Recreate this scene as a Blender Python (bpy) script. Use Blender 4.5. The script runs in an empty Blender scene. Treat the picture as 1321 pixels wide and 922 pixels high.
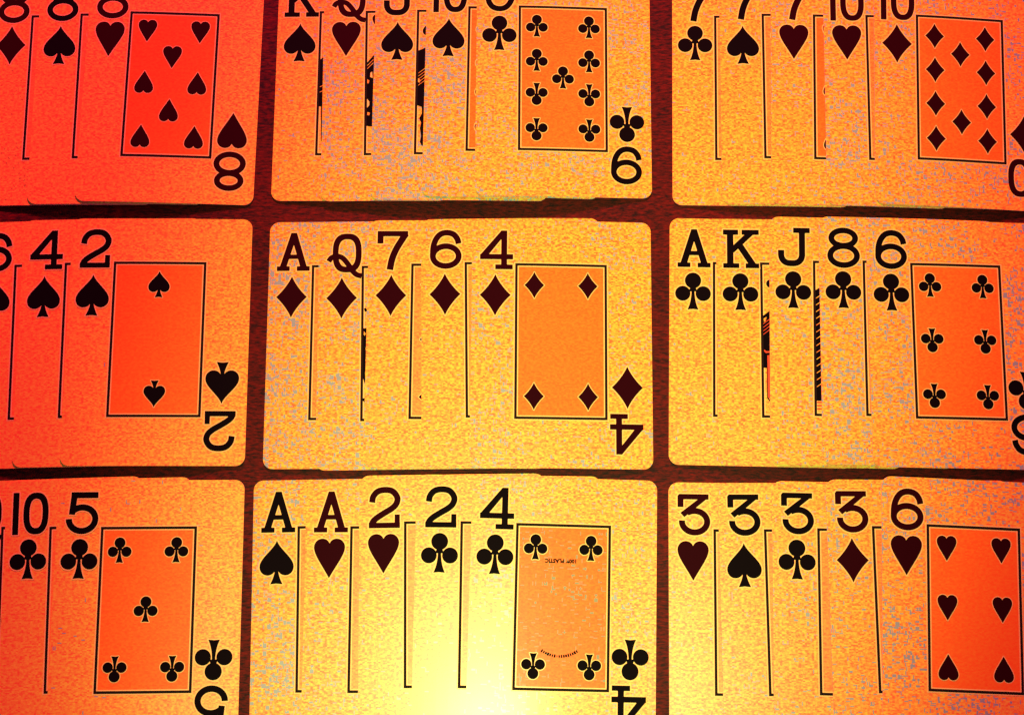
import bpy, bmesh, math
import numpy as np
from mathutils import Vector, Matrix
from mathutils.geometry import tessellate_polygon

R = math.radians
MM = 0.001
scene = bpy.context.scene
col = scene.collection

# ------------------------------------------------------------------ camera
cam_d = bpy.data.cameras.new("camera")
cam = bpy.data.objects.new("camera", cam_d)
col.objects.link(cam)
cam_d.sensor_width = 36.0
cam_d.lens = 1700 / 1321 * 36.0
cam_d.clip_start = 0.01
cam_d.clip_end = 50
cam.location = (0, -80.37 * MM, 448.18 * MM)
cam.rotation_euler = (R(10.167), 0, 0)
scene.camera = cam

# ------------------------------------------------------------------ world, lamps, exposure
world = bpy.data.worlds.new("World")
scene.world = world
world.use_nodes = True
bg = world.node_tree.nodes["Background"]
bg.inputs[0].default_value = (0.66, 0.20, 0.50, 1)
bg.inputs[1].default_value = 0.17


def lamp(name, kind, loc, target, energy, color):
    d = bpy.data.lights.new(name, kind)
    d.energy = energy
    d.color = color
    o = bpy.data.objects.new(name, d)
    col.objects.link(o)
    o.location = loc
    o.rotation_euler = (Vector(target) - Vector(loc)).to_track_quat('-Z', 'Y').to_euler()
    return d


# low red lamp beyond the top edge: throws the short shadows below each fan
key = lamp("red_lamp", 'AREA', (-0.10, 1.25, 0.42), (0, 0, 0), 58.0, (1.0, 0.040, 0.16))
key.shape = 'DISK'
key.size = 0.12
# warm spot above the lower edge: bright pool and the glossy hot spot
pool = lamp("warm_spot", 'SPOT', (-0.008, -0.192, 0.60), (0.014, -0.050, 0), 14.2, (1.0, 1.0, 0.42))
pool.spot_size = R(43.0)
pool_o = bpy.data.objects['warm_spot']
pool_o.rotation_euler = (pool_o.rotation_euler.to_matrix() @ Matrix.Rotation(R(-9), 3, 'Z')).to_euler()
pool_o.scale = (0.715, 1.30, 1.0)      # cone squeezed to an oval to shape the bright pool
pool.spot_blend = 1.0
pool.shadow_soft_size = 0.035

vs = scene.view_settings
vs.view_transform = 'Standard'
vs.look = 'None'
vs.exposure = 0
vs.gamma = 1
vs.use_curve_mapping = False


# ------------------------------------------------------------------ materials
class NT:
    def __init__(self, name):
        self.m = bpy.data.materials.new(name)
        self.m.use_nodes = True
        self.t = self.m.node_tree
        self.b = self.t.nodes["Principled BSDF"]

    def n(self, kind, **kw):
        x = self.t.nodes.new(kind)
        for k, v in kw.items():
            setattr(x, k, v)
        return x

    def l(self, a, b):
        self.t.links.new(a, b)

    def math(self, op, a, b=None, clamp=False):
        x = self.n('ShaderNodeMath', operation=op, use_clamp=clamp)
        for i, v in enumerate((a, b)):
            if v is None:
                continue
            if isinstance(v, (int, float)):
                x.inputs[i].default_value = v
            else:
                self.l(v, x.inputs[i])
        return x.outputs[0]

    def vmath(self, op, a, b=None):
        x = self.n('ShaderNodeVectorMath', operation=op)
        for i, v in enumerate((a, b)):
            if v is None:
                continue
            if isinstance(v, (tuple, list)):
                x.inputs[i].default_value = v
            else:
                self.l(v, x.inputs[i])
        return x.outputs[0]

    def noise(self, vec, scale, detail=2.0, rough=0.5):
        x = self.n('ShaderNodeTexNoise')
        x.inputs['Scale'].default_value = scale
        x.inputs['Detail'].default_value = detail
        x.inputs['Roughness'].default_value = rough
        self.l(vec, x.inputs['Vector'])
        return x.outputs['Fac']

    def mix(self, fac, a, b):
        x = self.n('ShaderNodeMix', data_type='RGBA')
        self.l(fac, x.inputs[0])
        for i, v in ((6, a), (7, b)):
            if isinstance(v, (tuple, list)):
                x.inputs[i].default_value = (*v, 1)
            else:
                self.l(v, x.inputs[i])
        return x.outputs[2]

    def ramp(self, v, lo, hi):
        x = self.n('ShaderNodeMapRange')
        x.inputs[1].default_value = lo
        x.inputs[2].default_value = hi
        self.l(v, x.inputs[0])
        return x.outputs[0]


def card_stock(name, lo, hi, speck, amount, rough, spec):
    """Mottled plastic card: fine grain plus grey mid-light speckle painted in small dashes and blocks."""
    t = NT(name)
    tc = t.n('ShaderNodeTexCoord').outputs['Object']
    oi = t.n('ShaderNodeObjectInfo').outputs['Random']
    off = t.n('ShaderNodeCombineXYZ')
    t.l(t.math('MULTIPLY', oi, 917.0), off.inputs[0])
    t.l(t.math('MULTIPLY', oi, 533.0), off.inputs[1])
    mm = t.vmath('MULTIPLY', tc, (1000, 1000, 0))
    p = t.vmath('ADD', mm, off.outputs[0])
    # grain
    g1 = t.noise(t.vmath('MULTIPLY', p, (1, 1.3, 1)), 0.8, 3.0, 0.62)
    g2 = t.noise(t.vmath('SNAP', p, (0.75, 0.45, 1)), 2.3, 0.0)
    g = t.math('ADD', t.math('MULTIPLY', g1, 0.58), t.math('MULTIPLY', g2, 0.42))
    c = t.mix(t.ramp(g, 0.38, 0.62), lo, hi)
    # grey speckle of half-bright areas, painted into the card colour
    patch = t.noise(p, 0.045, 2.0, 0.6)
    masks = []
    for snap, sc in (((1.3, 0.32, 1), 0.9), ((0.32, 1.3, 1), 0.9), ((0.75, 0.75, 1), 0.6)):
        s = t.vmath('SNAP', p, snap)
        masks.append((t.noise(s, sc, 3.0, 0.75), snap))
    at = t.n('ShaderNodeAttribute', attribute_type='OBJECT', attribute_name='speckle')
    speckle = t.math('MULTIPLY', at.outputs['Fac'], amount)
    gr = t.n('ShaderNodeAttribute', attribute_type='OBJECT', attribute_name='grime').outputs['Fac']
    th = t.math('SUBTRACT', 0.80, t.math('MULTIPLY', t.math('MULTIPLY', speckle, t.math('ADD', t.math('MULTIPLY', t.ramp(patch, 0.34, 0.60), 0.32), 0.68)), 0.30))
    mk = None
    for (v, snap), extra in zip(masks, (0.0, 0.015, 0.045)):
        k = t.math('GREATER_THAN', t.math('SUBTRACT', v, extra), th)
        mk = k if mk is None else t.math('MAXIMUM', mk, k)
    c = t.mix(t.math('MULTIPLY', mk, 0.85), c, speck)
    dirt = t.math('GREATER_THAN', t.noise(t.vmath('ADD', p, (31, 7, 0)), 1.1, 4.0, 0.7), t.math('SUBTRACT', 0.78, t.math('MULTIPLY', t.math('MULTIPLY', gr, patch), 0.42)))
    c = t.mix(t.math('MULTIPLY', dirt, t.math('MULTIPLY', gr, 0.8, True)), c, (0.22, 0.03, 0.02))
    t.l(c, t.b.inputs['Base Color'])
    t.b.inputs['Coat Weight'].default_value = 0.22 * spec
    t.b.inputs['Coat Roughness'].default_value = 0.2
    t.b.inputs['Roughness'].default_value = rough
    t.b.inputs['Specular IOR Level'].default_value = spec
    bump = t.n('ShaderNodeBump')
    bump.inputs['Strength'].default_value = 0.06
    bump.inputs['Distance'].default_value = 0.00005
    t.l(t.noise(mm, 1.3, 2.0), bump.inputs['Height'])
    t.l(bump.outputs[0], t.b.inputs['Normal'])
    return t.m


def ink(name, c, rough=0.5, spec=0.2):
    t = NT(name)
    oi = t.n('ShaderNodeTexCoord').outputs['Object']
    f = t.noise(t.vmath('MULTIPLY', oi, (1000, 1000, 0)), 2.0, 1.0)
    t.l(t.mix(f, tuple(x * 0.8 for x in c), tuple(x * 1.2 for x in c)), t.b.inputs['Base Color'])
    t.b.inputs['Roughness'].default_value = rough
    t.b.inputs['Specular IOR Level'].default_value = spec
    return t.m


SPECK = (0.18, 0.54, 0.52)
M_paper = card_stock('card_stock', (0.86, 0.23, 0.030), (0.88, 0.92, 0.05), SPECK, 1.0, 0.355, 0.82)
M_panel = card_stock('tinted_print', (0.86, 0.20, 0.014), (0.86, 0.32, 0.020), (0.17, 0.44, 0.22), 1.0, 0.42, 0.28)
M_panel_pale = card_stock('pale_tinted_print', (0.86, 0.24, 0.030), (0.88, 0.56, 0.045), SPECK, 1.0, 0.40, 0.7)
M_halo = ink('pale_halo', (0.88, 0.88, 0.2), 0.36, 0.5)  # bright sharpening fringe round the print, painted as a pale colour
M_black = ink('black_ink', (0.003, 0.0025, 0.003), 0.6, 0.03)
M_maroon = ink('maroon_ink', (0.019, 0.0008, 0.003), 0.6, 0.03)
M_line = ink('line_ink', (0.012, 0.009, 0.006), 0.6, 0.05)
M_edge = ink('white_card_core', (0.80, 0.34, 0.62), 0.5, 0.2)
M_red = ink('red_ink', (0.7, 0.10, 0.03), 0.5, 0.2)


def wood():
    t = NT('reddish_wood')
    tc = t.n('ShaderNodeTexCoord').outputs['Object']
    mm = t.vmath('MULTIPLY', tc, (1000, 1000, 0))
    warp = t.noise(t.vmath('MULTIPLY', mm, (0.012, 0.03, 1)), 1.0, 2.0)
    wv = t.n('ShaderNodeCombineXYZ')
    t.l(t.math('MULTIPLY', warp, 14.0), wv.inputs[1])
    p = t.vmath('ADD', mm, wv.outputs[0])
    g1 = t.noise(t.vmath('MULTIPLY', p, (0.32, 1.0, 1)), 1.0, 4.0, 0.65)
    g2 = t.noise(t.vmath('MULTIPLY', p, (0.45, 1.9, 1)), 1.0, 2.0, 0.6)
    broad = t.noise(t.vmath('MULTIPLY', p, (0.02, 0.05, 1)), 1.0, 2.0)
    g = t.math('ADD', t.math('MULTIPLY', g1, 0.5), t.math('ADD', t.math('MULTIPLY', g2, 0.35), t.math('MULTIPLY', broad, 0.15)))
    c = t.mix(t.ramp(g, 0.42, 0.66), (0.012, 0.006, 0.002), (0.18, 0.009, 0.002))
    pores = t.noise(t.vmath('MULTIPLY', p, (0.35, 3.0, 1)), 1.0, 1.0)
    c = t.mix(t.ramp(pores, 0.66, 0.72), c, (0.012, 0.006, 0.002))
    t.l(c, t.b.inputs['Base Color'])
    t.b.inputs['Roughness'].default_value = 0.6
    t.b.inputs['Specular IOR Level'].default_value = 0.15
    b = t.n('ShaderNodeBump')
    b.inputs['Strength'].default_value = 0.35
    b.inputs['Distance'].default_value = 0.0002
    t.l(g, b.inputs['Height'])
    t.l(b.outputs[0], t.b.inputs['Normal'])
    return t.m


M_wood = wood()


# ------------------------------------------------------------------ flat shapes (mm, y down)
def ribbon(pts, w):
    """Closed outline of a stroke with flat ends."""
    p = np.array(pts, float)
    d = np.diff(p, axis=0)
    d /= np.linalg.norm(d, axis=1)[:, None]
    nrm = np.stack([-d[:, 1], d[:, 0]], 1)
    off = []
    for i in range(len(p)):
        if i == 0:
            o = nrm[0]
        elif i == len(p) - 1:
            o = nrm[-1]
        else:
            s = nrm[i - 1] + nrm[i]
            s /= np.linalg.norm(s)
            o = s / max(0.5, s @ nrm[i])
        off.append(o * w / 2)
    off = np.array(off)
    return np.concatenate([p + off, (p - off)[::-1]])


def spline(pts, n=8):
    """Catmull-Rom through the points."""
    p = [np.array(q, float) for q in pts]
    p = [2 * p[0] - p[1]] + p + [2 * p[-1] - p[-2]]
    out = []
    for i in range(1, len(p) - 2):
        a, b, c, d = p[i - 1:i + 3]
        for k in range(n):
            t = k / n
            out.append(0.5 * (2 * b + (c - a) * t + (2 * a - 5 * b + 4 * c - d) * t * t + (3 * b - a - 3 * c + d) * t ** 3))
    out.append(p[-2])
    return out


def arc(cx, cy, rx, ry, a0, a1, n=40, e=2.0):
    out = []
    for k in range(n + 1):
        a = R(a0 + (a1 - a0) * k / n)
        c, s = math.cos(a), math.sin(a)
        out.append((cx + rx * math.copysign(abs(c) ** (2 / e), c), cy + ry * math.copysign(abs(s) ** (2 / e), s)))
    return out


def bez(p0, p1, p2, p3, n=14):
    p0, p1, p2, p3 = map(np.array, (p0, p1, p2, p3))
    return [tuple((1 - t) ** 3 * p0 + 3 * t * (1 - t) ** 2 * p1 + 3 * t * t * (1 - t) * p2 + t ** 3 * p3)
            for t in np.linspace(0, 1, n)]


def rect(x0, y0, x1, y1):
    return [(x0, y0), (x1, y0), (x1, y1), (x0, y1)]


def disc(x, y, r, n=40):
    return arc(x, y, r, r, 0, 360 - 360 / n, n - 1)


def ring(cx, cy, rx, ry, w, e=2.0):
    """('ring', outer, inner): a closed stroke."""
    return ('ring', arc(cx, cy, rx + w / 2, ry + w / 2, 0, 354, 59, e), arc(cx, cy, rx - w / 2, ry - w / 2, 0, 354, 59, e))


W = 1.95
GLYPH = {
    'A': [[(-.95, 0), (.05, 0), (.05, 3.9), (-2.55, 12.5), (-4.8, 12.5)], [(.95, 0), (-.05, 0), (-.05, 3.9), (2.55, 12.5), (4.8, 12.5)],
          rect(-3.2, 7.85, 3.2, 9.3), rect(-5.7, 12.05, -1.3, 13.6), rect(1.3, 12.05, 5.7, 13.6)],
    'K': [rect(1.35, .5, 3.5, 13.3), rect(0, 0, 5.2, 1.75), rect(6.5, 0, 12.4, 1.7), rect(0, 12.1, 5.5, 13.7), rect(7.8, 12.1, 12.4, 13.7),
          ribbon([(10.0, .7), (3.0, 7.5)], 1.95), ribbon([(5.3, 4.9), (10.5, 12.9)], 2.15)],
    'J': [rect(5.3, 0, 11, 1.75), ribbon([(8.3, .4), (8.3, 9.3)] + arc(5.0, 9.3, 3.3, 3.45, 0, 90, 14, 2.3)[1:] + arc(4.2, 9.3, 3.2, 3.45, 90, 180, 14, 2.3) + [(1.0, 8.1)], W + .1)],
    'Q': [ring(5, 6.9, 4.05, 5.95, W, 2.7), ribbon(spline([(-1.4, 9.8), (-.6, 8.6), (1.2, 8.0), (3.3, 8.6), (5.2, 10.7), (6.9, 13.3), (8.4, 14.7), (10.1, 15.2)]), 1.75)],
    '10': [rect(0, -.1, W, 13.9), ring(7.85, 6.9, 3.25, 5.95, W, 2.5)],
    '9': None,
    '8': [ring(5.65, 3.7, 4.15, 2.75, W), ring(5.65, 10.0, 4.65, 2.95 + .45, W)],
    '7': [rect(0, 0, 2.0, 4.4), rect(0, 0, 10.6, 1.8), ribbon(spline([(9.9, .9), (8.2, 3.6), (6.5, 6.6), (5.2, 10.0), (4.5, 13.8)]), 2.2)],
    '6': [ring(5.5, 9.35, 4.5, 3.55, W), ribbon(spline([(10.0, 4.9), (9.55, 3.2), (8.2, 1.55), (5.9, .93), (3.7, 1.5), (2.1, 3.3), (1.2, 6.0), (1.0, 9.3)]), W)],
    '5': [rect(1.6, 0, 10.6, 1.9), ribbon([(2.65, .5), (2.0, 7.4)], W),
          ribbon(arc(5.5, 9.0, 4.45, 3.95, 214, 540, 50), W)],
    '4': [rect(7.35, 0, 9.3, 13.5), rect(0, 8.5, 11.4, 10.25), rect(5.3, 12.2, 11.3, 13.8), [(7.35, 0), (9.3, 0), (7.4, 2.85), (2.9, 8.55), (2.9, 9.5), (0, 9.5), (0, 8.8)]],
    '3': [rect(.5, 0, 10.4, 1.7), rect(0, .6, 1.9, 4.3), disc(.95, .95, .95), [(10.4, 0), (10.4, 1.0), (2.2, 7.7), (.95, 6.3), (8.2, .7)],
          ribbon(arc(5.65, 9.2, 4.25, 3.6, 235, 545, 50), W)],
    '2': [ribbon(spline([(1.05, 5.1), (1.4, 3.2), (2.9, 1.5), (5.4, .95), (8.0, 1.5), (9.55, 3.6), (9.2, 5.7), (7.6, 7.3), (4.9, 8.9), (2.3, 10.6), (1.15, 12.0), (.95, 13.6)]), W),
          rect(0, 12.0, 10.4, 13.7), rect(8.7, 9.3, 10.35, 13)],
}
_h = [(0, 1.9)] + bez((0, 1.9), (.25, -.55), (4.2, -.95), (5.1, 2.0)) + bez((5.1, 2.0), (5.75, 4.6), (2.6, 8.2), (0, 12.9))
HEART = _h + [(-x, y) for x, y in _h[::-1][1:-1]]
_s = bez((0, 0), (.9, 2.9), (5.7, 5.7), (5.72, 8.6)) + bez((5.72, 8.6), (5.75, 11.7), (1.7, 12.7), (.35, 9.6))[1:]
SPADE = _s + [(-x, y) for x, y in _s[::-1][:-1]]
_st = bez((.35, 9.0), (.6, 11.2), (1.1, 12.6), (2.0, 14.4), 8) + [(0, 14.15)]
SPADE_STEM = _st + [(-x, y) for x, y in _st[::-1][1:]]
_ct = bez((.45, 6.5), (.55, 9.2), (.95, 11.2), (1.85, 13.05), 8) + [(0, 12.85)]
CLUB_STEM = _ct + [(-x, y) for x, y in _ct[::-1][1:]]
_d = bez((0, 0), (1.1, 2.6), (3.3, 5.4), (5.3, 7.25)) + bez((5.3, 7.25), (3.3, 9.1), (1.1, 11.9), (0, 14.5))[1:]
DIAMOND = _d + [(-x, y) for x, y in _d[::-1][1:-1]]
SUIT = {
    'H': [HEART], 'S': [SPADE, SPADE_STEM], 'D': [DIAMOND],
    'C': [disc(0, 2.78, 2.78), disc(-3.55, 7.4, 2.6), disc(3.55, 7.4, 2.6), CLUB_STEM, [(-.9, 5.2), (.9, 5.2), (1.3, 6.6), (-1.3, 6.6)]],
}


def poly_sdf(poly, X, Y):
    p = np.array(poly, float)
    q = np.roll(p, -1, 0)
    d2 = np.full(X.shape, 1e9)
    inside = np.zeros(X.shape, bool)
    for (ax, ay), (bx, by) in zip(p, q):
        ex, ey = bx - ax, by - ay
        L = ex * ex + ey * ey
        if L < 1e-12:
            continue
        t = np.clip(((X - ax) * ex + (Y - ay) * ey) / L, 0, 1)
        d2 = np.minimum(d2, (X - ax - t * ex) ** 2 + (Y - ay - t * ey) ** 2)
        if abs(ey) > 1e-12:
            c = ((ay > Y) != (by > Y)) & (X < ex * (Y - ay) / ey + ax)
            inside ^= c
    d = np.sqrt(d2)
    return np.where(inside, -d, d)


def shape_sdf(shapes, X, Y):
    out = np.full(X.shape, 1e9)
    for s in shapes:
        if len(s) == 3 and isinstance(s[0], str):
            v = np.maximum(poly_sdf(s[1], X, Y), -poly_sdf(s[2], X, Y))
        else:
            v = poly_sdf(s, X, Y)
        out = np.minimum(out, v)
    return out


def contours(F, xs, ys, level):
    """Marching squares; returns closed loops with the filled side on the left."""
    V = F - level
    V = np.where(np.abs(V) < 1e-7, 1e-7, V)
    nxt = {}
    pos = {}
    ny, nx = V.shape

    def edge(i, j, k):     # k 0: bottom edge (i,j)-(i,j+1), 1: left edge (i,j)-(i+1,j)
        key_ = (i, j, k)
        if key_ not in pos:
            a = V[i, j]
            if k == 0:
                b = V[i, j + 1]
                t = a / (a - b)
                pos[key_] = (xs[j] + t * (xs[j + 1] - xs[j]), ys[i])
            else:
                b = V[i + 1, j]
                t = a / (a - b)
                pos[key_] = (xs[j], ys[i] + t * (ys[i + 1] - ys[i]))
        return key_

    S = V < 0
    mixed = (S[:-1, :-1].astype(int) + S[1:, :-1] + S[:-1, 1:] + S[1:, 1:])
    for i, j in zip(*np.nonzero((mixed > 0) & (mixed < 4))):
        c = [S[i, j], S[i, j + 1], S[i + 1, j + 1], S[i + 1, j]]
        e = [(i, j, 0), (i, j + 1, 1), (i + 1, j, 0), (i, j, 1)]
        ins = [k for k in range(4) if c[k] and not c[(k + 1) % 4]]     # leaving the fill
        ent = [k for k in range(4) if not c[k] and c[(k + 1) % 4]]     # entering it
        for k in ins:
            # walk back to the edge where this run of filled corners began
            m = k
            while c[m]:
                m = (m - 1) % 4
            nxt[edge(*e[k])] = edge(*e[m])
    loops = []
    while nxt:
        s = next(iter(nxt))
        loop = []
        k = s
        while k in nxt:
            loop.append(pos[k])
            k = nxt.pop(k)
        if len(loop) > 5:
            loops.append(np.array(loop))
    return loops


def rdp(p, tol):
    """Simplify a closed loop."""
    n = len(p)
    a = 0
    b = int(np.argmax(((p - p[0]) ** 2).sum(1)))

    def run(i, j):
        idx = [k % n for k in range(i, j + 1)]
        q = p[idx]
        d = q[-1] - q[0]
        L = np.hypot(*d)
        if len(q) < 3:
            return [idx[0]]
        if L < 1e-9:
            h = np.hypot(*(q - q[0]).T)
        else:
            h = np.abs((q[:, 0] - q[0, 0]) * d[1] - (q[:, 1] - q[0, 1]) * d[0]) / L
        m = int(np.argmax(h))
        if h[m] < tol or m == 0 or m == len(q) - 1:
            return [idx[0]]
        return run(i, i + m) + run(i + m, j)
    return p[run(a, b) + run(b, n)]


def fill(bm, loops, z, mat, sx=1.0):
    """Fill loops (mm, y down, holes included) as faces at height z (mm)."""
    area = lambda q: 0.5 * float(np.sum(q[:, 0] * np.roll(q[:, 1], -1) - np.roll(q[:, 0], -1) * q[:, 1]))
    A = [area(q) for q in loops]
    big = max(A, key=abs)
    outer = [q for q, a in zip(loops, A) if a * big > 0]
    holes = [q for q, a in zip(loops, A) if a * big < 0]
    for o in outer:
        x0, y0 = o.min(0)
        x1, y1 = o.max(0)
        mine = [h for h in holes if x0 < h[0, 0] < x1 and y0 < h[0, 1] < y1]
        rings = [[Vector((x, -y, 0)) for x, y in q] for q in [o] + mine]
        flat = [v for r in rings for v in r]
        vs_ = [bm.verts.new((v.x * MM, v.y * MM, z * MM)) for v in flat]
        for t in tessellate_polygon(rings):
            a, b, c = (flat[k] for k in t)
            n = (b - a).cross(c - a).z
            if abs(n) < 1e-7:
                continue
            idx = t if n > 0 else t[::-1]
            try:
                f = bm.faces.new([vs_[k] for k in idx])
                f.material_index = mat
            except ValueError:
                pass


def finish(bm, name, mats):
    me = bpy.data.meshes.new(name)
    bm.to_mesh(me)
    bm.free()
    for m in mats:
        me.materials.append(m)
    return me


Z_HALO, Z_INK = 0.040, 0.062
_cache = {}


def print_mesh(name, shapes, inkmat, scale=1.0, halo=0.48, keyname=None, turn=False):
    """A printed mark centred on its box: ink with a thin bright halo painted round it."""
    kk = (keyname, inkmat.name, scale, turn)
    if kk in _cache:
        return _cache[kk]
    allp = np.concatenate([np.array(s[1] if isinstance(s[0], str) else s, float) for s in shapes])
    lo, hi = allp.min(0), allp.max(0)
    g = 0.14
    xs = np.arange(lo[0] - 0.9, hi[0] + 0.9, g)
    ys = np.arange(lo[1] - 0.9, hi[1] + 0.9, g)
    X, Y = np.meshgrid(xs, ys)
    F = shape_sdf(shapes, X, Y)
    c = (lo + hi) / 2
    bm = bmesh.new()
    for lev, z, mi in ((halo / scale, Z_HALO, 1), (0.06 / scale, Z_INK, 0)):
        loops = [rdp(q, 0.02) for q in contours(F, xs, ys, lev)]
        loops = [(q - c) * scale * (-1 if turn else 1) for q in loops if len(q) > 3]
        loops = [q for q in loops if len(rdp(q, 0.001)) >= 3]
        fill(bm, loops, z, mi)
    me = finish(bm, name, [inkmat, M_halo])
    _cache[kk] = me
    return me


def turned(shapes):
    out = []
    for s in shapes:
        if isinstance(s[0], str):
            out.append((s[0], [(-x, -y) for x, y in s[1]], [(-x, -y) for x, y in s[2]]))
        else:
            out.append([(-x, -y) for x, y in s])
    return out


GLYPH['9'] = turned(GLYPH['6'])


# ------------------------------------------------------------------ table
bm = bmesh.new()
bmesh.ops.create_cube(bm, size=1.0)
for v in bm.verts:
    v.co = Vector((v.co.x * 0.86, v.co.y * 0.66, -0.013 + v.co.z * 0.026))
bmesh.ops.bevel(bm, geom=bm.edges[:], offset=0.004, segments=3, affect='EDGES')
me = finish(bm, 'wooden_table', [M_wood])
tab = bpy.data.objects.new('wooden_table', me)
tab.location = (0, 0, 0)
col.objects.link(tab)
tab['label'] = 'dark reddish brown wooden table top with streaky grain under all the cards'
tab['category'] = 'table'

# ------------------------------------------------------------------ cards
CW, CH = 62.5, 86.7          # card
FX, FY = -0.22, 0.55         # frame centre on the card (mm, y up)
FW, FH = 31.1, 53.65
T = 0.33                     # pitch of the stacked cards
RANKS = {'A': 'ace', 'K': 'king', 'Q': 'queen', 'J': 'jack', '10': 'ten', '9': 'nine', '8': 'eight', '7': 'seven', '6': 'six', '5': 'five', '4': 'four', '3': 'three', '2': 'two'}
SUITS = {'H': 'hearts', 'S': 'spades', 'D': 'diamonds', 'C': 'clubs'}
PIPS = {
    '2': [(0, -19.2), (0, 19.2)],
    '3': [(0, -19.4), (0, 0), (0, 19.4)],
    '4': [(-9.3, -19.5), (9.3, -19.5), (-9.3, 19.4), (9.3, 19.4)],
    '5': [(-9.4, -19.5), (9.4, -19.5), (0, 0), (-9.4, 19.4), (9.4, 19.4)],
    '6': [(-9.3, -19.5), (9.3, -19.5), (-9.3, 0), (9.3, 0), (-9.3, 19.3), (9.3, 19.3)],
    '7': [(-9.15, -19.8), (9.15, -19.8), (0, -10), (-9.15, -.4), (9.15, -.4), (-9.15, 19.6), (9.15, 19.6)],
    '8': [(-9.4, -20), (9.4, -20), (0, -10.2), (-9.4, -.6), (9.4, -.6), (0, 9.8), (-9.4, 19.6), (9.4, 19.6)],
    '9': [(-9.4, -19.6), (9.4, -19.6), (-9.4, -6.6), (9.4, -6.6), (0, -.2), (-9.4, 6.2), (9.4, 6.2), (-9.4, 19.4), (9.4, 19.4)],
    '10': [(-9.25, -19.4), (9.25, -19.4), (0, -13.0), (-9.25, -6.6), (9.25, -6.6), (-9.25, 6.1), (9.25, 6.1), (0, 12.5), (-9.25, 19.1), (9.25, 19.1)],
}
MID_UP = {('6', 'H'), ('9', 'C'), ('5', 'C'), ('3', 'H')}

# fan: name of its place, cards (rank, suit, frame centre x, y in mm on the table, turn in degrees, wear)
FANS = [
    ('top left hand', -193, -91, [('8', 'D', -157.66, 98.59, 0.1, .5), ('8', 'S', -139.79, 98.86, -0.04, .45), ('8', 'H', -122.07, 99.27, -0.95, .25)]),
    ('top middle hand', -86, 50, [('K', 'S', -53.75, 100.19, -0.32, .3), ('Q', 'H', -36.72, 100.18, 0.41, .8), ('J', 'S', -18.52, 100.06, -0.51, .95), ('10', 'S', -0.14, 101.11, -0.76, .9), ('9', 'C', 18.22, 101.43, -0.36, .75)]),
    ('top right hand', 57, 192, [('7', 'C', 88.52, 98.25, -1.12, .35), ('7', 'S', 105.69, 98.71, -0.87, .4), ('7', 'H', 123.6, 97.89, -1.79, .6), ('10', 'H', 142.65, 97.62, -1.28, .8), ('10', 'D', 160.25, 97.41, -2.39, .75)]),
    ('middle left hand', -193, -91, [('6', 'S', -157.12, 5.9, 1.34, .3), ('4', 'S', -139.51, 6.28, 0.84, .3), ('2', 'S', -122.58, 6.4, 0.19, .4)]),
    ('centre hand', -86, 50, [('A', 'D', -53.85, 5.5, 0.13, .95), ('Q', 'D', -36.16, 5.17, 0.61, .85), ('7', 'D', -19.24, 5.58, -0.3, .55), ('6', 'D', -0.18, 6.3, 0.77, .4), ('4', 'D', 16.91, 5.52, -0.43, .65)]),
    ('middle right hand', 54, 187, [('A', 'C', 85.46, 6.22, -1.44, .35), ('K', 'C', 101.93, 5.92, -1.15, .4), ('J', 'C', 119.99, 6.25, -1.68, .55), ('8', 'C', 137.34, 6.29, -1.32, .85), ('6', 'C', 153.98, 5.49, -0.93, .85)]),
    ('bottom left hand', -193, -90, [('Q', 'C', -155.27, -84.71, 1.82, .3), ('10', 'C', -138.92, -84.81, 1.5, .3), ('5', 'C', -121.89, -85.17, 0.44, .75)]),
    ('bottom middle hand', -88, 49, [('A', 'S', -55.94, -84.73, 0.87, .9), ('A', 'H', -38.37, -84.98, 0.19, .65), ('2', 'H', -20.0, -83.24, 0.74, .35), ('2', 'C', -1.59, -83.57, -0.57, .25), ('4', 'C', 16.72, -84.41, -1.47, .6)]),
    ('bottom right hand', 52, 187, [('3', 'H', 83.4, -86.26, -0.99, .35), ('3', 'S', 100.67, -86.08, -0.12, .4), ('3', 'C', 117.87, -86.11, -1.39, .6), ('3', 'D', 136.67, -85.11, -0.29, .75), ('6', 'H', 153.97, -85.07, -2.5, .85)]),
]
ORD = ['first', 'second', 'third', 'fourth', 'last']
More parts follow.
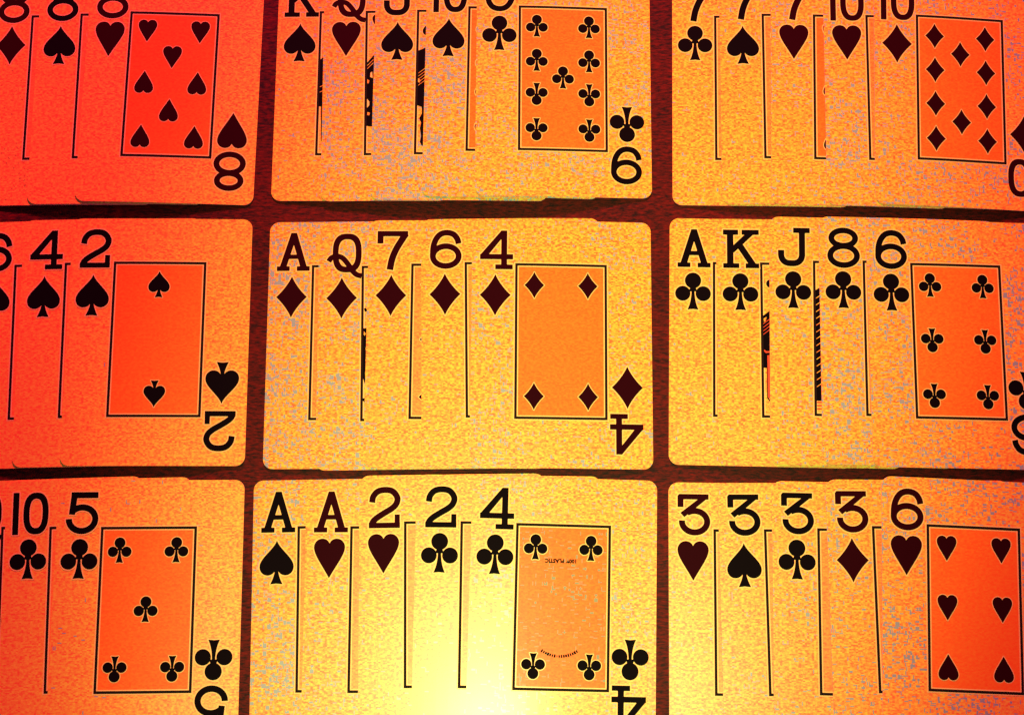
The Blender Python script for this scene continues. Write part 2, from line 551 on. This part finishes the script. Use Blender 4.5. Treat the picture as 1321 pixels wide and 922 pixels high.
LOOK = {
    '8D': 'eight of diamonds cut off by the left edge, beside the eight of spades',
    '8S': 'eight of spades with black index, between two maroon eights in the top left hand',
    '8H': 'eight of hearts lying uppermost, eight maroon pips in its tinted panel',
    'KS': 'king of spades, leftmost card of the top middle hand',
    'QH': 'queen of hearts in maroon ink, between the black king and jack of spades',
    'JS': 'jack of spades with a wide dark sliver of its picture, top middle hand',
    '10S': 'ten of spades between the jack of spades and nine of clubs',
    '9C': 'nine of clubs lying uppermost, nine black pips in its tinted panel',
    '7C': 'seven of clubs, leftmost card of the top right hand beside the wooden gap',
    '7S': 'seven of spades, second card of the top right hand, between two other sevens',
    '7H': 'seven of hearts in maroon ink, a wide tinted band beside it',
    '10H': 'ten of hearts between the seven of hearts and the ten of diamonds',
    '10D': 'ten of diamonds lying uppermost, ten maroon pips in its tinted panel',
    '6S': 'six of spades half cut off by the left edge, beside the four of spades',
    '4S': 'four of spades between the cut-off six and the two of spades',
    '2S': 'two of spades lying uppermost with two small black pips in its panel',
    'AD': 'ace of diamonds, leftmost card of the centre hand, speckled grey',
    'QD': 'queen of diamonds with a narrow jagged dark sliver of its picture, centre hand',
    '7D': 'seven of diamonds, middle card of the centre hand',
    '6D': 'six of diamonds between the seven and four of diamonds in the centre hand',
    '4D': 'four of diamonds lying uppermost, four maroon pips in its tinted panel',
    'AC': 'ace of clubs, leftmost card of the middle right hand',
    'KC': 'king of clubs with a dark and red sliver of its picture',
    'JC': 'jack of clubs with a long narrow striped dark sliver of its picture',
    '8C': 'eight of clubs between the jack and six of clubs',
    '6C': 'six of clubs lying uppermost, six black pips in its tinted panel, middle right hand',
    'QC': 'face card almost wholly cut off by the left edge, beside the ten of clubs',
    '10C': 'ten of clubs beside the five of clubs in the bottom left hand',
    '5C': 'five of clubs lying uppermost, five black pips in its tinted panel',
    'AS': 'ace of spades with black index, leftmost card of the bottom middle hand',
    'AH': 'ace of hearts in maroon ink, beside the black ace of spades',
    '2H': 'two of hearts in maroon ink, middle card of the bottom middle hand',
    '2C': 'two of clubs between the two of hearts and four of clubs',
    '4C': 'four of clubs lying uppermost, tiny lettering in its tinted panel',
    '3H': 'three of hearts, leftmost card of the bottom right hand',
    '3S': 'three of spades with black index, second card of the bottom right hand',
    '3C': 'three of clubs, middle card of the bottom right hand',
    '3D': 'three of diamonds in maroon ink, beside the six of hearts',
    '6H': 'six of hearts lying uppermost, six maroon pips in its tinted panel',
}


def sstep(a, b, x):
    t = min(1.0, max(0.0, (x - a) / (b - a)))
    return t * t * (3 - 2 * t)


def fan_bend(x0, x1, ncards):
    """Common bow of a fan (mm) as a function of table x (mm): lifted in the middle, drooping to the table at its right end."""
    def f(x):
        s = (x - x0) / (x1 - x0)
        s = min(1.0, max(0.0, s))
        return 1.25 * math.sin(math.pi * s) ** 1.2 - T * (ncards - 1) * sstep(x1 - 46, x1, x)
    return f


class Card:
    def __init__(self, rank, suit, fx, fy, th, z, bend):
        a = R(th)
        self.th = a
        c, s = math.cos(a), math.sin(a)
        # card centre from frame centre
        self.cx = fx - (c * FX - s * FY)
        self.cy = fy - (s * FX + c * FY)
        self.z = z
        self.bend = bend

    def h(self, u, v):
        x = self.cx + math.cos(self.th) * u - math.sin(self.th) * v
        return self.bend(x)

    def drape(self, bm):
        for v in bm.verts:
            v.co.z += self.h(v.co.x / MM, v.co.y / MM) * MM

    def tangent(self, u, v):
        dz = (self.h(u + 2, v) - self.h(u - 2, v)) / 4
        return Matrix.Translation((u * MM, v * MM, self.h(u, v) * MM)) @ Matrix.Rotation(-math.atan(dz), 4, 'Y')


def slice_u(bm, u0, u1, step=4.0):
    u = u0 + step
    while u < u1 - 0.5:
        bmesh.ops.bisect_plane(bm, geom=bm.verts[:] + bm.edges[:] + bm.faces[:], plane_co=(u * MM, 0, 0), plane_no=(1, 0, 0), dist=1e-7)
        u += step


def body_mesh(card):
    bm = bmesh.new()
    r = 3.3
    hw, hh = CW / 2, CH / 2
    pts = []
    for cx, cy, a0 in ((hw - r, hh - r, 0), (-hw + r, hh - r, 90), (-hw + r, -hh + r, 180), (hw - r, -hh + r, 270)):
        pts += arc(cx, cy, r, r, a0, a0 + 90, 7)
    f = bm.faces.new([bm.verts.new((x * MM, y * MM, 0)) for x, y in pts])
    res = bmesh.ops.inset_region(bm, faces=[f], thickness=0.32 * MM, use_even_offset=True)
    for g in res['faces']:
        g.material_index = 1
    slice_u(bm, -hw, hw)
    ex = bmesh.ops.extrude_face_region(bm, geom=bm.faces[:])
    low = [e for e in ex['geom'] if isinstance(e, bmesh.types.BMVert)]
    bmesh.ops.translate(bm, verts=low, vec=(0, 0, -0.29 * MM))
    for g in bm.faces:
        if abs(g.normal.z) < 0.5 or all(abs(v.co.z) > 1e-5 for v in g.verts):
            g.material_index = 2
    card.drape(bm)
    bmesh.ops.recalc_face_normals(bm, faces=bm.faces[:])
    return finish(bm, 'playing_card', [M_paper, M_edge, M_edge])





def panel_mesh(card, mat):
    bm = bmesh.new()
    x0, x1, y0, y1 = FX - FW / 2, FX + FW / 2, FY - FH / 2, FY + FH / 2
    bm.faces.new([bm.verts.new((x * MM, y * MM, 0.018 * MM)) for x, y in ((x0, y0), (x1, y0), (x1, y1), (x0, y1))])
    slice_u(bm, x0, x1)
    card.drape(bm)
    return finish(bm, 'tinted_panel', [mat])


def frame_mesh(card):
    bm = bmesh.new()
    x0, x1, y0, y1 = FX - FW / 2, FX + FW / 2, FY - FH / 2, FY + FH / 2

    def quads(w, z, mi):
        a, b = w, w
        for q in (((x0 - a, y0 - a), (x1 + a, y0 - a), (x1 - b, y0 + b), (x0 + b, y0 + b)),
                  ((x1 + a, y0 - a), (x1 + a, y1 + a), (x1 - b, y1 - b), (x1 - b, y0 + b)),
                  ((x1 + a, y1 + a), (x0 - a, y1 + a), (x0 + b, y1 - b), (x1 - b, y1 - b)),
                  ((x0 - a, y1 + a), (x0 - a, y0 - a), (x0 + b, y0 + b), (x0 + b, y1 - b))):
            f = bm.faces.new([bm.verts.new((x * MM, y * MM, z * MM)) for x, y in q])
            f.material_index = mi
    quads(0.84, 0.030, 1)
    quads(0.44, 0.050, 0)
    slice_u(bm, x0, x1)
    card.drape(bm)
    return finish(bm, 'frame_line', [M_line, M_halo])


def poly_part(card, polys):
    """Printed picture pieces: (points in mm from the frame's left line and the frame's middle, y down; material; z step)."""
    bm = bmesh.new()
    mats = [M_black, M_red, M_halo, M_paper]
    for pts, mi, dz in polys:
        q = np.array(pts, float)
        q = np.stack([q[:, 0] + FX - FW / 2, q[:, 1] - FY], 1)
        fill(bm, [q], 0.034 + 0.006 * dz, mi)
    card.drape(bm)
    return finish(bm, 'picture', mats)


def slashes(y0, y1, n, x0, x1, w, slope, mi, dz):
    return [([(x0, y), (x1, y - slope), (x1, y - slope + w), (x0, y + w)], mi, dz) for y in np.linspace(y0, y1, n)]


COURT = {
    'KS': [([(.3, -8.7), (2.2, -10.4), (8, -10.8), (8, 9), (.3, 9)], 0, 0), ([(1.15, 9), (1.65, 9), (1.75, 22), (1.45, 22)], 0, 0), ([(2.6, 9), (8, 9), (8, 21), (3.4, 21)], 0, 0)]
          + slashes(1.5, 3.5, 2, .5, 1.6, .22, .5, 3, 1),
    'QH': [([(.3, -7.4), (2.6, -10.2), (9, -11), (9, 16.6), (2.2, 16.6), (.3, 16.4)], 0, 0)]
          + slashes(-5.2, -6.4, 2, .4, 2.6, .28, 2.3, 3, 1)
          + [([(1.6, -3.6), (2.2, -4.0), (2.4, -1.6), (1.5, -2.0)], 2, 1), ([(.5, 6.2), (1.3, 7.3), (1.3, 8.6), (.5, 9.6)], 2, 1), ([(.7, 11.2), (1.6, 11.5), (1.3, 12.4), (.6, 12.3)], 3, 1), ([(.5, -1.2), (1.2, -.6), (1.0, .4), (.5, .4)], 3, 1)],
    'JS': [([(.3, -11.6), (3, -12.8), (9, -13), (9, 9.6), (2, 9.6), (.3, 9.0)], 0, 0),
           ([(2.0, 9.6), (9, 9.6), (9, 24), (2.3, 24), (1.6, 22.6), (2.0, 20.5), (1.5, 17.5), (1.9, 15.5), (1.2, 13.8), (2.1, 12.0)], 0, 0)]
          + slashes(-3.2, 1.4, 5, .6, 3, .2, 1.9, 3, 1) + [([(.5, -1.2), (1.4, -.4), (1.1, .5), (.5, .3)], 3, 2)],
    'QD': [([(.5, -12.0), (1.1, -12.3), (1.6, -11.7), (1.5, -11.0), (.8, -10.9)], 0, 0),
           ([(.3, -5.0), (1.9, -5.2), (1.8, -2), (1.3, -1), (1.7, .2), (1.2, 2), (1.6, 4.6), (1.2, 6), (1.6, 8.5), (1.1, 10.5), (1.3, 13), (1, 14.4), (.3, 12)], 0, 0),
           ([(.6, -4.0), (1.2, -3.2), (.9, -2.4), (.5, -2.9)], 3, 1), ([(2.1, -4), (8, -5), (8, 14), (2.2, 13)], 0, 0), ([(.3, 19.4), (1.4, 19.2), (1.0, 20.1), (1.2, 20.9), (.4, 20.2)], 0, 0)],
    'KC': [([(.3, -8.2), (2.8, -10.2), (8, -11), (8, 10.2), (.3, 10.0)], 0, 0)]
          + slashes(-5.5, -1.8, 4, .4, 3.2, .25, 2.2, 1, 1) + [([(.6, -7.3), (1.6, -7.9), (1.3, -6.4), (.7, -6.1)], 3, 1), ([(.6, 3.6), (1.5, 4.2), (2.9, 4.1), (2.9, 4.6), (1.2, 4.8), (.6, 4.2)], 1, 1)]
          + [([(1.4, 10), (1.8, 10), (1.8, 20.2), (2.6, 21.4), (2.3, 21.7), (1.4, 20.4)], 0, 1), ([(1.7, 5.6), (2.6, 5.6), (2.6, 20.6), (1.7, 20.2)], 1, 2), ([(2.6, 5.6), (8, 5.6), (8, 21.6), (2.6, 20.8)], 0, 1)],
    'JC': [([(.2, -16.6), (1.6, -17.6), (7, -18), (7, 22), (.2, 22)], 0, 0)]
          + slashes(-14, 17, 14, .5, 2.2, .28, 1.2, 3, 1) + [([(.5, y), (2.2, y), (2.2, y + .55), (.5, y + .55)], 1, 2) for y in (22.3, 23.4, 24.5)],
    'QC': [([(.7, -12), (6, -14), (6, 14), (.9, 14), (1.4, 9), (.6, 4), (1.2, -3)], 0, 0), ([(.6, 17.5), (1.4, 17), (1.6, 20), (.8, 20.5)], 0, 0)] + slashes(-9, 10, 6, .9, 2.6, .3, 1.0, 3, 1),
}


def part(name, me, parent, mat=None):
    o = bpy.data.objects.new(name, me)
    col.objects.link(o)
    o.parent = parent
    if mat is not None:
        o.matrix_local = mat
    return o


def text_mesh(body, size):
    cu = bpy.data.curves.new('small_lettering', 'FONT')
    cu.body = body
    cu.size = size * MM
    cu.align_x = 'CENTER'
    cu.align_y = 'CENTER'
    cu.offset = 0.00008
    cu.resolution_u = 2
    o = bpy.data.objects.new('lettering_source', cu)
    col.objects.link(o)
    bpy.context.view_layer.update()
    dg = bpy.context.evaluated_depsgraph_get()
    dg.update()
    me = bpy.data.meshes.new_from_object(o.evaluated_get(dg))
    bpy.data.objects.remove(o)
    me.materials.clear()
    me.materials.append(M_black)
    return me


U_RANK, U_SUIT = -FW / 2 - 6.95, -FW / 2 - 7.3
V_RANK_TOP = -FH / 2 - 12.05          # frame coordinates, y down
SUIT_V = {'H': -16.6, 'S': -15.3, 'D': -15.9, 'C': -16.7}
SUIT_SZ = {'H': 12.9, 'S': 14.4, 'D': 14.5, 'C': 13.05}

for place, x0, x1, cards in FANS:
    bend = fan_bend(x0, x1, len(cards))
    for i, (rank, suit, fx, fy, th, speckle) in enumerate(cards):
        code = rank + suit
        last = i == len(cards) - 1
        z = 0.31 + i * T
        cd = Card(rank, suit, fx, fy - (0.45 if place.startswith('top') else 0.1), th, z, bend)
        root = bpy.data.objects.new('playing_card', body_mesh(cd))
        col.objects.link(root)
        root.location = (cd.cx * MM, cd.cy * MM, z * MM)
        root.rotation_euler = (0, 0, cd.th)
        root['label'] = LOOK[code]
        root['category'] = 'playing card'
        root['group'] = 'playing cards laid out in nine fanned hands'
        root['speckle'] = 0.40 + 0.48 * speckle if not place.endswith('left hand') else 0.62 * speckle  # amount follows how each card is lit: less in the dim left hands
        root['grime'] = {'8D': 0.75, '8S': 0.65, '8H': 0.35, '6S': 0.5, '4S': 0.4, 'QC': 0.5, '10C': 0.4, '5C': 0.2, '2S': 0.2}.get(code, 0.0)
        im = M_black if suit in 'SC' else M_maroon

        def put(name, me, u, v, turn=False, up=0.0):
            m = cd.tangent(FX + u, FY - v) @ Matrix.Translation((0, 0, up * MM))
            if turn:
                m = m @ Matrix.Rotation(math.pi, 4, 'Z')
            return part(name, me, root, m)

        if rank not in 'KQJ':
            pm = part('tinted_panel', panel_mesh(cd, M_panel if last or code in ('7H', '10S') else M_panel_pale), root)
            pm['speckle'] = 0.68 if code == '4C' else 0.05
        part('frame_line', frame_mesh(cd), root)
        g = GLYPH[rank]
        allp = np.concatenate([np.array(s[1] if isinstance(s[0], str) else s, float) for s in g])
        hgt = allp[:, 1].max() - allp[:, 1].min()
        rm = print_mesh('rank', g, im, 1.0, keyname='rank' + rank)
        sm = print_mesh('suit_symbol', SUIT[suit], im, 1.0, keyname='suit' + suit)
        vr = V_RANK_TOP + hgt / 2
        du = 0.5 if rank == 'Q' else 0.0
        put('rank', rm, U_RANK + du, vr)
        put('suit_symbol', sm, U_SUIT, SUIT_V[suit])
        if last:
            put('rank', rm, -U_RANK, -vr, True)
            put('suit_symbol', sm, -U_SUIT, -SUIT_V[suit], True)
        if rank in PIPS:
            ps = print_mesh('pip', SUIT[suit], im, 0.635, 0.34, keyname='pip' + suit)
            for (u, v) in PIPS[rank]:
                if not last and u > -5:
                    continue                     # covered by the next card
                up = v < -1.0 or (abs(v) <= 1.0 and (rank, suit) in MID_UP)
                put('pip', ps, u, v, not up)
        if code in COURT:
            part('picture', poly_part(cd, COURT[code]), root)
            if code in ('QH', 'JS', 'KC'):
                ps = print_mesh('pip', SUIT[suit], im, 0.56, 0.3, keyname='cpip' + suit)
                u, v = {'QH': (5.0, -22.2), 'JS': (5.0, -19.9), 'KC': (5.1, -20.2)}[code]
                put('pip', ps, u - FW / 2, v)
        if code == '4C':
            tm = text_mesh('100% PLASTIC', 1.75)
            put('small_lettering', tm, -0.7, -15.1, True, 0.06)
            # arched maker's line: too small to read, dark runs of type with a red dot between
            bm = bmesh.new()
            cxa, cya, ra = -0.7, 5.5, 10.6
            angs = [a for a in np.linspace(57, 123, 17)]
            for k, a in enumerate(angs):
                if k == 9:
                    q = disc(cxa + ra * math.cos(R(a)), cya + ra * math.sin(R(a)), 0.3, 10)
                    fill(bm, [np.array(q)], 0.06, 1)
                    continue
                wd = (2.6, 3.4, 3.0, 2.4)[k % 4] / 2
                th_ = (0.42, 0.5, 0.38)[k % 3]
                q = [(cxa + (ra + s * th_) * math.cos(R(b)), cya + (ra + s * th_) * math.sin(R(b)))
                     for s, b in ((-1, a - wd), (-1, a + wd), (1, a + wd), (1, a - wd))]
                fill(bm, [np.array(q)], 0.06, 0)
            for v in bm.verts:
                v.co.x += FX * MM
                v.co.y += FY * MM
            cd.drape(bm)
            part('arched_lettering', finish(bm, 'arched_lettering', [M_black, M_red]), root)
